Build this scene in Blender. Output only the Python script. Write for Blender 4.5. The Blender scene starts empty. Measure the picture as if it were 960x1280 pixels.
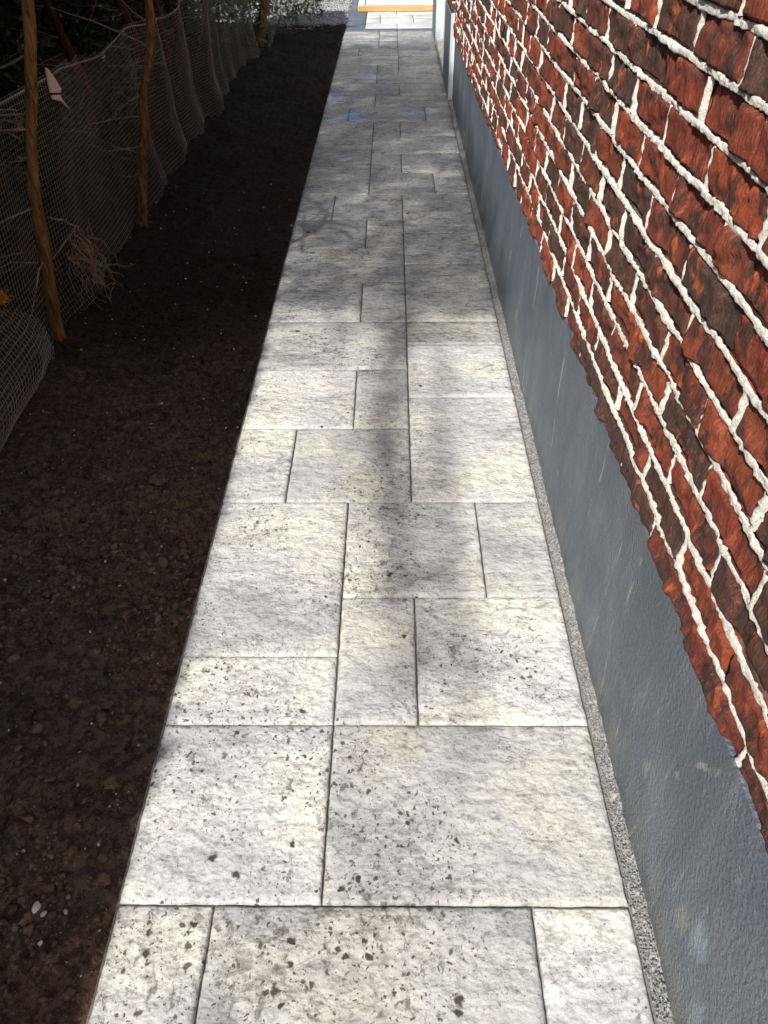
import bpy, math, random
import numpy as np
from mathutils import Vector, Matrix

random.seed(7); rng = np.random.default_rng(7)
scene = bpy.context.scene
COL = scene.collection
R = math.radians

# ------------------------------------------------------------------ camera
F_PX, PITCH, YAW, ROLL = 922.63, 0.730459, -0.015994, 0.011995
CAM = Vector((0.5403, -0.5608, 1.5318))
fw = Vector((math.sin(YAW)*math.cos(PITCH), math.cos(YAW)*math.cos(PITCH), -math.sin(PITCH)))
rt = Vector((math.cos(YAW), -math.sin(YAW), 0)); dn = fw.cross(rt)
rt2 = rt*math.cos(ROLL)+dn*math.sin(ROLL); dn2 = dn*math.cos(ROLL)-rt*math.sin(ROLL)
cd = bpy.data.cameras.new('camera'); cam = bpy.data.objects.new('camera', cd); COL.objects.link(cam)
m = Matrix((rt2, -dn2, -fw)).transposed().to_4x4(); m.translation = CAM
cam.matrix_world = m
cd.sensor_fit = 'VERTICAL'; cd.sensor_height = 24; cd.lens = 24*F_PX/1280
cd.clip_start = 0.05; cd.clip_end = 800
scene.camera = cam

# ------------------------------------------------------------------ light
SUN_EL, SUN_AZ = 46.0, 32.0        # sun stands behind the camera, to its left
to_sun = Vector((-math.sin(R(SUN_AZ))*math.cos(R(SUN_EL)), -math.cos(R(SUN_AZ))*math.cos(R(SUN_EL)), math.sin(R(SUN_EL))))
w = bpy.data.worlds.new('World'); scene.world = w; w.use_nodes = True
nt = w.node_tree; bg = nt.nodes['Background']
sky = nt.nodes.new('ShaderNodeTexSky'); sky.sky_type = 'NISHITA'; sky.sun_disc = False
sky.dust_density = 3.0; sky.ozone_density = 0.6; sky.sun_elevation = R(SUN_EL); sky.sun_rotation = math.atan2(to_sun.x, to_sun.y) % (2*math.pi)
nt.links.new(sky.outputs[0], bg.inputs[0]); bg.inputs[1].default_value = 0.09
sl = bpy.data.lights.new('sun', 'SUN'); so = bpy.data.objects.new('sun', sl); COL.objects.link(so)
sl.energy = 4.6; sl.angle = R(0.9); sl.color = (1.0, 0.96, 0.89)
so.rotation_euler = to_sun.to_track_quat('Z', 'Y').to_euler()
scene.view_settings.view_transform = 'Standard'; scene.view_settings.look = 'None'
scene.view_settings.exposure = 0.66; scene.view_settings.gamma = 1

# ------------------------------------------------------------------ numpy noise
_perm = rng.permutation(4096)
def _h(ix, iy, iz):
    return _perm[(_perm[(_perm[ix & 4095]+iy) & 4095]+iz) & 4095]/4095.0
def vnoise(p):
    p = np.asarray(p, float); i = np.floor(p).astype(int); f = p-i; f = f*f*(3-2*f)
    x, y, z = i[..., 0], i[..., 1], i[..., 2]; r = 0
    for dx in (0, 1):
        for dy in (0, 1):
            for dz in (0, 1):
                wgt = (f[..., 0] if dx else 1-f[..., 0])*(f[..., 1] if dy else 1-f[..., 1])*(f[..., 2] if dz else 1-f[..., 2])
                r = r+wgt*_h(x+dx, y+dy, z+dz)
    return r*2-1
def fbm(p, o=4, g=.5):
    p = np.asarray(p, float); a = 1; s = 0
    for k in range(o):
        s = s+a*vnoise(p*2**k+17.3*k); a *= g
    return s

# ------------------------------------------------------------------ object helpers
def mesh(name, v, f, mats, smooth=True):
    me = bpy.data.meshes.new(name)
    if isinstance(f, np.ndarray):
        n = f.shape[1]
        me.vertices.add(len(v)); me.vertices.foreach_set('co', np.asarray(v, np.float32).ravel())
        me.loops.add(f.size); me.loops.foreach_set('vertex_index', f.astype(np.int32).ravel())
        me.polygons.add(len(f)); me.polygons.foreach_set('loop_start', np.arange(0, f.size, n, dtype=np.int32))
        me.update(calc_edges=True)
    else:
        me.from_pydata([tuple(x) for x in v], [], [tuple(x) for x in f])
    me.validate()
    for mm in (mats if isinstance(mats, (list, tuple)) else [mats]): me.materials.append(mm)
    if smooth: me.polygons.foreach_set('use_smooth', [True]*len(me.polygons))
    return me
def obj(name, me, parent=None, loc=(0, 0, 0)):
    o = bpy.data.objects.new(name, me); COL.objects.link(o); o.location = loc
    if parent: o.parent = parent
    return o
def tag(o, label=None, cat=None, group=None, kind=None):
    if label: o['label'] = label
    if cat: o['category'] = cat
    if group: o['group'] = group
    if kind: o['kind'] = kind
    return o
def grid_faces(nu, nv, off=0):
    a = (np.arange(nu-1)[:, None]*nv+np.arange(nv-1)[None]).ravel()+off
    return np.stack([a, a+nv, a+nv+1, a+1], 1)
class MB:
    def __init__(s): s.v = []; s.f = []; s.n = 0
    def add(s, v, f):
        v = np.asarray(v, float); f = np.asarray(f, int)
        s.v.append(v); s.f.extend((f+s.n).tolist()); s.n += len(v)
    def box(s, a, b, ch=0.0):
        a = np.array(a, float); b = np.array(b, float)
        if ch <= 0:
            v = [[(a, b)[i][0], (a, b)[j][1], (a, b)[k][2]] for i in (0, 1) for j in (0, 1) for k in (0, 1)]
            s.add(v, [[0, 1, 3, 2], [4, 6, 7, 5], [0, 4, 5, 1], [2, 3, 7, 6], [0, 2, 6, 4], [1, 5, 7, 3]]); return
        import itertools
        v = []; idx = {}
        for sx, sy, sz in itertools.product((0, 1), repeat=3):
            for ax in range(3):
                c = []
                for q, sg in enumerate((sx, sy, sz)):
                    e = (a, b)[sg][q]
                    if q != ax: e += ch if sg == 0 else -ch
                    c.append(e)
                idx[(sx, sy, sz, ax)] = len(v); v.append(c)
        F = []
        for ax in range(3):
            o1, o2 = [q for q in range(3) if q != ax]
            for sd in (0, 1):
                loop = []
                for p1, p2 in ((0, 0), (1, 0), (1, 1), (0, 1)):
                    k = [0, 0, 0]; k[ax] = sd; k[o1] = p1; k[o2] = p2
                    loop.append(idx[(*k, ax)])
                F.append(loop)
        for ax in range(3):
            o1, o2 = [q for q in range(3) if q != ax]
            for p1 in (0, 1):
                for p2 in (0, 1):
                    k0 = [0, 0, 0]; k0[o1] = p1; k0[o2] = p2; k1 = list(k0); k1[ax] = 1
                    F.append([idx[(*k0, o1)], idx[(*k0, o2)], idx[(*k1, o2)], idx[(*k1, o1)]])
        for c in itertools.product((0, 1), repeat=3):
            F.append([idx[(*c, 0)], idx[(*c, 1)], idx[(*c, 2)]])
        v = np.array(v); s.v.append(v); s.f.extend([[q+s.n for q in l] for l in F]); s.n += len(v)
    def tube(s, pts, rad, n=6, cap=True):
        pts = np.asarray(pts, float); k = len(pts)
        rad = np.broadcast_to(np.asarray(rad, float), (k,))
        t = np.gradient(pts, axis=0); t /= np.linalg.norm(t, axis=1)[:, None]+1e-9
        up = np.array([0.31, 0.77, 0.2]) if abs(t[0, 2]) > .6 else np.array([0, 0, 1.])
        u = np.cross(t, up); u /= np.linalg.norm(u, axis=1)[:, None]+1e-9; vv = np.cross(t, u)
        an = np.arange(n)/n*2*math.pi
        ring = pts[:, None]+rad[:, None, None]*(np.cos(an)[None, :, None]*u[:, None]+np.sin(an)[None, :, None]*vv[:, None])
        F = []
        for i in range(k-1):
            for j in range(n):
                F.append([i*n+j, i*n+(j+1) % n, (i+1)*n+(j+1) % n, (i+1)*n+j])
        s.v.append(ring.reshape(-1, 3)); s.f.extend([[q+s.n for q in l] for l in F])
        if cap:
            s.f.append([s.n+j for j in range(n)][::-1]); s.f.append([s.n+(k-1)*n+j for j in range(n)])
        s.n += k*n
    def build(s, name, mats, parent=None, smooth=False, loc=(0, 0, 0)):
        v = np.concatenate(s.v)-np.array(loc)
        return obj(name, mesh(name, v, s.f, mats, smooth), parent, loc)

# ------------------------------------------------------------------ material helpers
class NT:
    def __init__(s, name):
        s.m = bpy.data.materials.new(name); s.m.use_nodes = True
        s.t = s.m.node_tree; s.b = s.t.nodes['Principled BSDF']; s.pos = None
    def n(s, typ, **kw):
        nd = s.t.nodes.new('ShaderNode'+typ)
        for k, v in kw.items(): setattr(nd, k, v)
        return nd
    def link(s, a, b): s.t.links.new(a, b)
    def val(s, sock, v):
        if hasattr(v, 'is_output') or isinstance(v, bpy.types.NodeSocket): s.link(v, sock)
        else: sock.default_value = v
    def P(s):
        if not s.pos: s.pos = s.n('NewGeometry').outputs['Position']
        return s.pos
    def O(s): return s.n('TexCoord').outputs['Object']
    def mapv(s, vec, sc=(1, 1, 1), rot=(0, 0, 0), loc=(0, 0, 0)):
        q = s.n('Mapping'); s.link(vec, q.inputs[0]); q.inputs['Scale'].default_value = sc
        q.inputs['Rotation'].default_value = rot; q.inputs['Location'].default_value = loc
        return q.outputs[0]
    def noise(s, vec, sc=5, det=4, rough=.55, dist=0):
        q = s.n('TexNoise'); s.link(vec, q.inputs['Vector']); q.inputs['Scale'].default_value = sc
        q.inputs['Detail'].default_value = det; q.inputs['Roughness'].default_value = rough; q.inputs['Distortion'].default_value = dist
        return q.outputs[0]
    def vor(s, vec, sc=5, rand=1, feat='F1'):
        q = s.n('TexVoronoi', feature=feat); s.link(vec, q.inputs['Vector']); q.inputs['Scale'].default_value = sc
        q.inputs['Randomness'].default_value = rand; return q
    def math(s, op, a, b=0.0, c=None):
        q = s.n('Math', operation=op); s.val(q.inputs[0], a); s.val(q.inputs[1], b)
        if c is not None: s.val(q.inputs[2], c)
        return q.outputs[0]
    def vmath(s, op, a, b=(0, 0, 0)):
        q = s.n('VectorMath', operation=op); s.val(q.inputs[0], a); s.val(q.inputs[1], b)
        return q.outputs['Value'] if op in ('DISTANCE', 'LENGTH') else q.outputs[0]
    def ss(s, v, lo, hi, a=0.0, b=1.0):
        q = s.n('MapRange', interpolation_type='SMOOTHSTEP'); s.val(q.inputs[0], v)
        for i, x in enumerate((lo, hi, a, b)): s.val(q.inputs[i+1], x)
        return q.outputs[0]
    def mix(s, f, a, b, mode='MIX'):
        q = s.n('Mix', data_type='RGBA', blend_type=mode); s.val(q.inputs[0], f)
        for i, x in ((6, a), (7, b)):
            if isinstance(x, (tuple, list)): q.inputs[i].default_value = (*x[:3], 1)
            else: s.link(x, q.inputs[i])
        return q.outputs[2]
    def ramp(s, f, stops):
        q = s.n('ValToRGB'); s.val(q.inputs[0], f); e = q.color_ramp.elements
        while len(e) < len(stops): e.new(.5)
        for el, (p, c) in zip(e, stops): el.position = p; el.color = (*c, 1)
        return q.outputs[0]
    def bump(s, h, st=.5, dist=.01, prev=None):
        q = s.n('Bump'); s.link(h, q.inputs['Height']); q.inputs['Strength'].default_value = st; q.inputs['Distance'].default_value = dist
        if prev: s.link(prev, q.inputs['Normal'])
        return q.outputs[0]
    def done(s, col, rough=.85, nrm=None, spec=.3):
        if isinstance(col, tuple): s.b.inputs['Base Color'].default_value = (*col, 1)
        else: s.link(col, s.b.inputs['Base Color'])
        s.val(s.b.inputs['Roughness'], rough); s.b.inputs['Specular IOR Level'].default_value = spec
        if nrm: s.link(nrm, s.b.inputs['Normal'])
        return s.m

SPOTS = [(183,1192,.011),(296,916,.006),(380,945,.0065),(237,943,.006),(345,1240,.009),(362,1208,.006),(341,1243,.008),(352,1256,.006),
 (432,1195,.007),(462,1197,.007),(456,1178,.006),(364,1176,.008),(362,1205,.006),(277,1228,.005),(573,1250,.011),(574,1265,.008),(266,1073,.011),(295,1095,.009),
 (366,1055,.007),(330,1083,.007),(243,1155,.007),(200,1130,.006),(427,1110,.007),(448,1100,.007),(505,795,.007),(487,717,.010),(377,888,.010),(423,1187,.006),(572,1052,.006),(510,1030,.006),(402,533,.008),(372,414,.008),(525,482,.009),(385,290,.014),(510,266,.012),(390,316,.014)]
def ground_pt(u, v, z=0.0):
    d = fw+rt2*((u-480)/F_PX)+dn2*((v-640)/F_PX); t = (z-CAM.z)/d.z
    return CAM+d*t

def mat_slab():
    s = NT('concrete_slab'); P = s.P()
    oi = s.n('ObjectInfo').outputs['Random']
    offs = s.n('CombineXYZ'); s.link(s.math('MULTIPLY', oi, 37.0), offs.inputs[0]); s.link(s.math('MULTIPLY', oi, 11.0), offs.inputs[2])
    Q = s.vmath('ADD', P, offs.outputs[0])
    tone = s.noise(s.mapv(Q, (2.0, 2.6, 1)), 1.5, 3, .5, .2)
    fine = s.noise(s.mapv(Q, (28, 38, 20)), 1, 5, .68, .3)
    col = s.ramp(tone, [(.30, (.34, .345, .355)), (.48, (.48, .48, .475)), (.66, (.58, .565, .505))])
    grain = s.noise(Q, 130, 3, .75); pit = s.noise(s.mapv(Q, (20, 30, 20)), 1, 4, .6)
    col = s.mix(s.ss(fine, .45, .80, 0, .5), col, s.mix(.5, col, (.15, .145, .135)))
    mot = s.noise(s.mapv(Q, (52, 60, 40)), 1, 6, .74, .1)
    col = s.mix(s.ss(mot, .49, .65, 0, .62), col, (.22, .215, .205))
    col = s.mix(s.math('MULTIPLY', s.ss(grain, .55, .68), s.ss(pit, .42, .60, .1, .95)), col, (.13, .125, .12))
    # blended shading of each slab, cast in the concrete
    shade = s.ss(oi, 0, 1, .80, 1.08)
    col = s.mix(1.0, col, s.ramp(shade, [(0, (0, 0, 0)), (1, (1, 1, 1))]), 'MULTIPLY')
    # darker, smoother patches on the farther slabs
    sep = s.n('SeparateXYZ'); s.link(P, sep.inputs[0])
    dn_ = s.noise(s.mapv(Q, (1.3, 2.8, 1)), 1.6, 5, .62, .3)
    yy = s.ss(sep.outputs[1], 1.2, 3.2, 0, .22)
    far_dark = s.ss(s.math('ADD', dn_, yy), .58, .78, 0, 1)
    yend = s.ss(sep.outputs[1], 9.0, 9.6, 1, 0)
    far_dark = s.math('MULTIPLY', far_dark, yend)
    st2 = s.noise(s.mapv(P, (16, 34, 10)), 1, 6, .7, 1.2)
    dirt = s.math('MULTIPLY', s.ss(st2, .49, .62), s.ss(s.math('ADD', dn_, yy), .45, .75))
    col = s.mix(s.math('MULTIPLY', far_dark, .40), col, (.10, .10, .096))
    col = s.mix(s.math('MULTIPLY', dirt, .68), col, (.06, .056, .05))
    # small mud spots
    warp = s.vmath('ADD', P, s.vmath('SCALE', s.n('TexNoise').outputs[1], (0, 0, 0)))
    nz = s.n('TexNoise'); s.link(P, nz.inputs['Vector']); nz.inputs['Scale'].default_value = 75; nz.inputs['Detail'].default_value = 5
    wv = s.n('VectorMath', operation='SCALE'); s.link(s.vmath('SUBTRACT', nz.outputs[1], (.5, .5, .5)), wv.inputs[0]); wv.inputs['Scale'].default_value = .021
    WP = s.vmath('ADD', P, wv.outputs[0])
    cl = s.math('SUBTRACT', s.noise(P, 2.6, 3, .6), s.math('SUBTRACT', s.math('ADD', s.ss(sep.outputs[1], .1, 1.5, 0, .09), s.ss(sep.outputs[0], .55, .78, 0, .10)), .03))
    spot = None
    for sc, th, lo, hi in ((60, .32, .40, .52), (120, .34, .36, .52), (28, .21, .44, .56)):
        v = s.vor(WP, sc); r = s.n('SeparateColor'); s.link(v.outputs['Color'], r.inputs[0])
        keep = s.math('MULTIPLY', s.math('LESS_THAN', r.outputs[0], .72), s.ss(cl, lo, hi))
        th_ = s.math('MULTIPLY', r.outputs[1], th)
        mk = s.math('MULTIPLY', s.ss(s.math('SUBTRACT', v.outputs['Distance'], th_), -.07, .07, 1, 0), keep)
        spot = mk if spot is None else s.math('MAXIMUM', spot, mk)
    rub = s.math('MULTIPLY', s.ss(s.noise(s.mapv(WP, (38, 26, 20)), 1, 5, .65, .6), .55, .66), s.ss(cl, .43, .56))
    spot = s.math('MAXIMUM', spot, s.math('MULTIPLY', rub, .75))
    col = s.mix(s.math('MULTIPLY', spot, .9), col, s.mix(s.noise(P, 9, 2), (.022, .015, .010), (.072, .048, .029)))
    big = None
    for (u, v, r) in SPOTS:
        c = ground_pt(u, v); d = s.vmath('DISTANCE', WP, tuple(c))
        mk = s.ss(d, r*.6, r*1.2, 1, 0)
        big = mk if big is None else s.math('MAXIMUM', big, mk)
    col = s.mix(s.math('MULTIPLY', big, .94), col, (.024, .018, .013))
    for (u, v, r, a_) in ((440, 146, .11, .75), (462, 95, .10, .55), (418, 150, .08, .5), (420, 120, .12, .35), (520, 146, .12, .3)):  # pale blue sky reflection painted into the slab colour
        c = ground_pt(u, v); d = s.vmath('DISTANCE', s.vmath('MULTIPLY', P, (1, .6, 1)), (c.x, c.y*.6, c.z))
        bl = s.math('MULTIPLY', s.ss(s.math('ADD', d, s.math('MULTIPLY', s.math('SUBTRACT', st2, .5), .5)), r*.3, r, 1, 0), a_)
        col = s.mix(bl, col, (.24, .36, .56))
    rip = s.noise(s.mapv(Q, (25, 34, 16)), 1, 2, .55, .1)
    nrm = s.bump(rip, .8, .013)
    nrm = s.bump(mot, .6, .006, nrm)
    nrm = s.bump(s.noise(Q, 160, 4, .7), .35, .003, nrm)
    rough = s.math('SUBTRACT', .80, s.math('MULTIPLY', far_dark, .32))
    return s.done(col, rough, nrm, .35)

def mat_simple(name, stops, sc=8, det=5, rough=.85, bump=(.4, .004, 60), vecs=(1, 1, 1), spec=.3, obj_=False, dist=0):
    s = NT(name); P = s.mapv(s.O() if obj_ else s.P(), vecs)
    col = s.ramp(s.noise(P, sc, det, .6, dist), stops)
    nrm = s.bump(s.noise(P, bump[2], 4, .65), bump[0], bump[1]) if bump else None
    return s.done(col, rough, nrm, spec)

def mat_brick():
    s = NT('fired_brick'); O = s.P()
    oi = s.n('ObjectInfo').outputs['Random']; isl = s.n('NewGeometry').outputs['Random Per Island']
    r = s.math('FRACT', s.math('ADD', oi, s.math('MULTIPLY', isl, 7.31)))
    offs = s.n('CombineXYZ'); s.link(s.math('MULTIPLY', r, 53.0), offs.inputs[1]); s.link(s.math('MULTIPLY', r, 19.0), offs.inputs[2])
    Q = s.vmath('ADD', O, offs.outputs[0])
    base = s.ramp(r, [(0, (.28, .055, .028)), (.22, (.18, .040, .025)), (.42, (.32, .070, .030)), (.56, (.13, .042, .028)), (.68, (.082, .044, .034)), (.86, (.064, .043, .036)), (1, (.18, .045, .027))])
    s.t.nodes[-1].color_ramp.interpolation = 'LINEAR'
    pat = s.noise(s.mapv(Q, (10, 16, 12)), 1, 4, .6, .6)
    col = s.mix(s.ss(pat, .49, .60, 0, .9), base, (.052, .031, .026))
    pt2 = s.noise(s.mapv(Q, (16, 26, 14), loc=(3, 9, 1)), 1, 4, .65, .8)
    col = s.mix(s.ss(pt2, .56, .68, 0, .8), col, (.50, .125, .042))
    gr = s.mapv(Q, (90, 210, 70), (R(22), 0, 0))
    str_ = s.noise(gr, 1, 5, .7, .9)
    col = s.mix(s.ss(str_, .52, .68, 0, .42), col, s.mix(.5, col, (.50, .15, .06)))
    col = s.mix(s.ss(str_, .48, .34, 0, .55), col, (.040, .022, .018))
    col = s.mix(s.ss(s.noise(Q, 260, 4, .75), .55, .68, 0, .6), col, (.34, .13, .075))
    col = s.mix(s.ss(s.noise(Q, 210, 4, .75), .57, .68, 0, .6), col, (.03, .018, .015))
    lime = s.noise(s.mapv(Q, (40, 60, 60)), 1, 5, .75)
    col = s.mix(s.ss(lime, .66, .78, 0, .45), col, (.42, .33, .27))
    fold = s.noise(s.mapv(Q, (40, 95, 26), (R(20), 0, 0)), 1, 5, .62, 1.2)
    nrm = s.bump(fold, 1.0, .012)
    nrm = s.bump(str_, .7, .005, nrm)
    nrm = s.bump(s.noise(Q, 330, 4, .75), .7, .0025, nrm)
    return s.done(col, .82, nrm, .25)

def mat_plinth():
    s = NT('grey_render'); P = s.P()
    a = s.noise(s.mapv(P, (1, 2.2, 1.2), (R(18), 0, 0)), 2.2, 4, .6, .8)
    col = s.ramp(a, [(.3, (.068, .086, .110)), (.5, (.090, .112, .138)), (.72, (.13, .152, .178))])
    st = s.noise(s.mapv(P, (8, 26, 3), (R(-16), 0, 0)), 1, 5, .7, 1.0)
    col = s.mix(s.ss(st, .55, .74, 0, .42), col, (.22, .24, .255))
    wv = s.n('TexWave', wave_type='BANDS', bands_direction='Y'); s.link(s.mapv(P, (1, 1, .35), (R(-12), 0, 0)), wv.inputs[0]); wv.inputs['Scale'].default_value = 1.6
    wv.inputs['Distortion'].default_value = 9; wv.inputs['Detail'].default_value = 3; wv.inputs['Detail Scale'].default_value = 1.4
    ln = s.math('MULTIPLY', s.ss(wv.outputs[1], .99, 1.0), s.ss(s.noise(P, 9, 3), .52, .62))
    col = s.mix(s.math('MULTIPLY', ln, .45), col, (.42, .41, .33))
    sep = s.n('SeparateXYZ'); s.link(P, sep.inputs[0])
    low = s.math('MULTIPLY', s.ss(sep.outputs[2], .01, .16, 1, 0), s.ss(s.noise(s.mapv(P, (1, 7, 5)), 1, 4, .6), .42, .62))
    col = s.mix(s.math('MULTIPLY', low, .5), col, (.20, .19, .15))
    col = s.mix(s.ss(s.noise(P, 240, 2), .66, .76, 0, .5), col, (.35, .36, .36))
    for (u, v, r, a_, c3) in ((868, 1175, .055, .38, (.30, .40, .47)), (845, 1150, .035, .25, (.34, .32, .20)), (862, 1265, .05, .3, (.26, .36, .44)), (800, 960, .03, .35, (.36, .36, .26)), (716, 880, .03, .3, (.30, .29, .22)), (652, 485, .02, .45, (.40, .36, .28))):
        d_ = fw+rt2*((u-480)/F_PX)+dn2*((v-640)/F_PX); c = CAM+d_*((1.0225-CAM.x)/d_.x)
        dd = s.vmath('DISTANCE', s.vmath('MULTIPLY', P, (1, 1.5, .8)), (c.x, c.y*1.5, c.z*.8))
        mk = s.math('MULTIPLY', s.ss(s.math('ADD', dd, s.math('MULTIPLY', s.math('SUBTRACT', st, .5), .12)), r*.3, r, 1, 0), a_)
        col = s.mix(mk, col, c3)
    nrm = s.bump(s.noise(s.mapv(P, (10, 9, 4), (R(-20), 0, 0)), 1, 4, .6, .9), .35, .012)
    nrm = s.bump(s.noise(P, 120, 3, .55), .9, .007, nrm)
    return s.done(col, .5, nrm, .4)

def mat_mortar():
    s = NT('lime_mortar'); P = s.P()
    col = s.ramp(s.noise(P, 35, 5, .65), [(.28, (.52, .49, .43)), (.42, (.76, .73, .655)), (.60, (.85, .825, .755))])
    col = s.mix(s.ss(s.noise(P, 300, 4, .75), .52, .66, 0, .8), col, (.24, .22, .19))
    return s.done(col, .9, s.bump(s.noise(P, 230, 5, .75), 1.0, .007), .2)

def mat_soil():
    s = NT('dark_soil'); P = s.P()
    a = s.noise(P, 3.2, 6, .65)
    col = s.ramp(a, [(.3, (.062, .046, .034)), (.5, (.12, .083, .057)), (.7, (.18, .13, .09))])
    col = s.mix(s.ss(s.noise(P, 1.7, 4), .48, .66, 0, .6), col, (.13, .064, .042))
    col = s.mix(s.ss(s.noise(P, 42, 4, .75), .42, .58, .75, 0), col, (.024, .017, .012))
    col = s.mix(s.ss(s.noise(P, 2.3, 5, .7, .5), .58, .72, 0, .5), col, (.085, .085, .048))
    g = s.noise(P, 150, 4, .7)
    col = s.mix(s.ss(g, .56, .70, 0, .7), col, (.27, .20, .14))
    sep = s.n('SeparateXYZ'); s.link(P, sep.inputs[0])
    far_shade = s.ss(s.math('ADD', sep.outputs[1], s.math('MULTIPLY', s.noise(P, 1.2, 3), 1.2)), 1.6, 3.4, 0, .85)
    col = s.mix(far_shade, col, (.012, .009, .007))  # far soil blackened in colour to deepen the hedge shade
    nrm = s.bump(s.noise(P, 60, 5, .7), .9, .012); nrm = s.bump(g, .8, .004, nrm)
    return s.done(col, .95, nrm, .15)

M = {}
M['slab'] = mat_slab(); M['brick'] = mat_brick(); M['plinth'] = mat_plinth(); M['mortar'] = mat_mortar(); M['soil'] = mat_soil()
def mat_clod():
    s = NT('soil_clod'); P = s.P()
    col = s.ramp(s.noise(P, 26, 5, .6), [(.34, (.024, .016, .011)), (.5, (.125, .080, .052)), (.68, (.22, .16, .105))])
    sep = s.n('SeparateXYZ'); s.link(P, sep.inputs[0])
    far_shade = s.ss(s.math('ADD', sep.outputs[1], s.math('MULTIPLY', s.noise(P, 1.2, 3), 1.2)), 1.5, 3.2, 0, .88)
    col = s.mix(far_shade, col, (.012, .009, .007))  # far clods darkened to match, hedge shade put into the colour
    return s.done(col, .95, s.bump(s.noise(P, 120, 4, .7), .8, .006), .15)
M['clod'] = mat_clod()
M['chip'] = mat_simple('pale_chip', [(.3, (.30, .25, .19)), (.7, (.62, .57, .48))], 30, 3, .8)
M['pebble'] = mat_simple('pale_pebble', [(.3, (.50, .45, .37)), (.7, (.74, .70, .62))], 30, 4, .6)
M['brown_stone'] = mat_simple('brown_stone', [(.3, (.06, .045, .03)), (.7, (.13, .10, .07))], 30, 4, .8)
M['bed'] = mat_simple('joint_sand', [(.3, (.08, .076, .068)), (.7, (.20, .19, .17))], 120, 3, .95)
M['grit'] = mat_simple('grey_grit', [(.3, (.11, .11, .108)), (.5, (.24, .24, .235)), (.7, (.44, .44, .43))], 160, 3, .9, (.9, .006, 260))
M['gravel'] = mat_simple('white_gravel', [(.3, (.12, .12, .125)), (.5, (.28, .28, .29)), (.7, (.48, .48, .49))], 38, 2, .8, (.9, .01, 70))
M['border'] = mat_simple('blue_grey_border', [(.3, (.075, .095, .125)), (.7, (.115, .14, .17))], 6, 4, .75)
M['paver'] = mat_simple('pale_paver', [(.3, (.30, .31, .33)), (.5, (.46, .46, .46)), (.7, (.56, .55, .53))], 2.6, 5, .8, vecs=(1, 2.5, 1))
M['bark'] = mat_simple('bark', [(.30, (.05, .026, .010)), (.48, (.15, .076, .024)), (.66, (.27, .15, .05))], 20, 5, .9, (1.0, .012, 30), vecs=(3, 3, .5), spec=.15, dist=.6)
M['bark_red'] = mat_simple('red_bark', [(.3, (.035, .015, .009)), (.7, (.11, .045, .025))], 9, 5, .95, (1.0, .012, 30), vecs=(3, 3, .5), spec=.1)
M['twig'] = mat_simple('dead_twig', [(.3, (.07, .05, .035)), (.7, (.26, .19, .13))], 20, 3, .9)
M['straw'] = mat_simple('dry_root', [(.3, (.14, .085, .045)), (.7, (.36, .25, .145))], 25, 3, .9)
M['net'] = mat_simple('net_cord', [(.3, (.24, .20, .16)), (.7, (.46, .40, .33))], 4, 3, .6, None)
M['rope'] = mat_simple('net_rope', [(.3, (.16, .13, .10)), (.7, (.30, .25, .20))], 20, 3, .8, None)
M['needle'] = mat_simple('evergreen_leaf', [(.3, (.014, .024, .010)), (.7, (.036, .052, .020))], 3, 3, .7, None)
M['dead_leaf'] = mat_simple('dead_leaf', [(.3, (.020, .011, .007)), (.7, (.085, .045, .022))], 6, 3, .9, None)
M['moss_leaf'] = mat_simple('pale_green_leaf', [(.3, (.05, .08, .03)), (.7, (.12, .16, .07))], 6, 3, .8, None)
M['orange'] = mat_simple('rusty_orange', [(.3, (.30, .08, .01)), (.7, (.55, .20, .03))], 60, 3, .8, None)
M['shard'] = mat_simple('pale_pink_board', [(.3, (.55, .38, .30)), (.7, (.72, .52, .43))], 8, 3, .8)
M['dark'] = mat_simple('dark_band', [(.3, (.01, .01, .012)), (.7, (.02, .02, .022))], 8, 2, .7, None)
M['timber'] = mat_simple('yellow_timber', [(.3, (.42, .24, .09)), (.7, (.55, .36, .16))], 6, 4, .6, vecs=(1, 6, 6))
M['white'] = mat_simple('white_paint', [(.3, (.74, .74, .73)), (.7, (.82, .82, .81))], 6, 3, .5, None)
M['lit_jamb'] = mat_simple('sunlit_render', [(.3, (.40, .46, .52)), (.7, (.50, .56, .61))], 6, 4, .7, (.4, .003, 120))  # lit copy of the grey render, sunlight put into its colour
M['sill'] = mat_simple('pale_stone_sill', [(.3, (.42, .41, .36)), (.7, (.58, .56, .50))], 12, 4, .8)
M['steel'] = mat_simple('dull_steel', [(.3, (.35, .35, .36)), (.7, (.5, .5, .5))], 12, 3, .4, None)
M['outer'] = mat_simple('garden_soil', [(.3, (.03, .028, .016)), (.7, (.07, .075, .035))], 1.2, 5, .95)

# ------------------------------------------------------------------ the setting: ground
g = MB(); g.box((-400, -400, -1.2), (400, 400, -.14)); tag(g.build('ground', M['outer']), kind='structure')

U = .2
bed = MB(); bed.box((-.005, -1.6, -.13), (1.005, 9.355, -.010)); path = tag(bed.build('paved_path', M['bed']), kind='structure')

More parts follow.
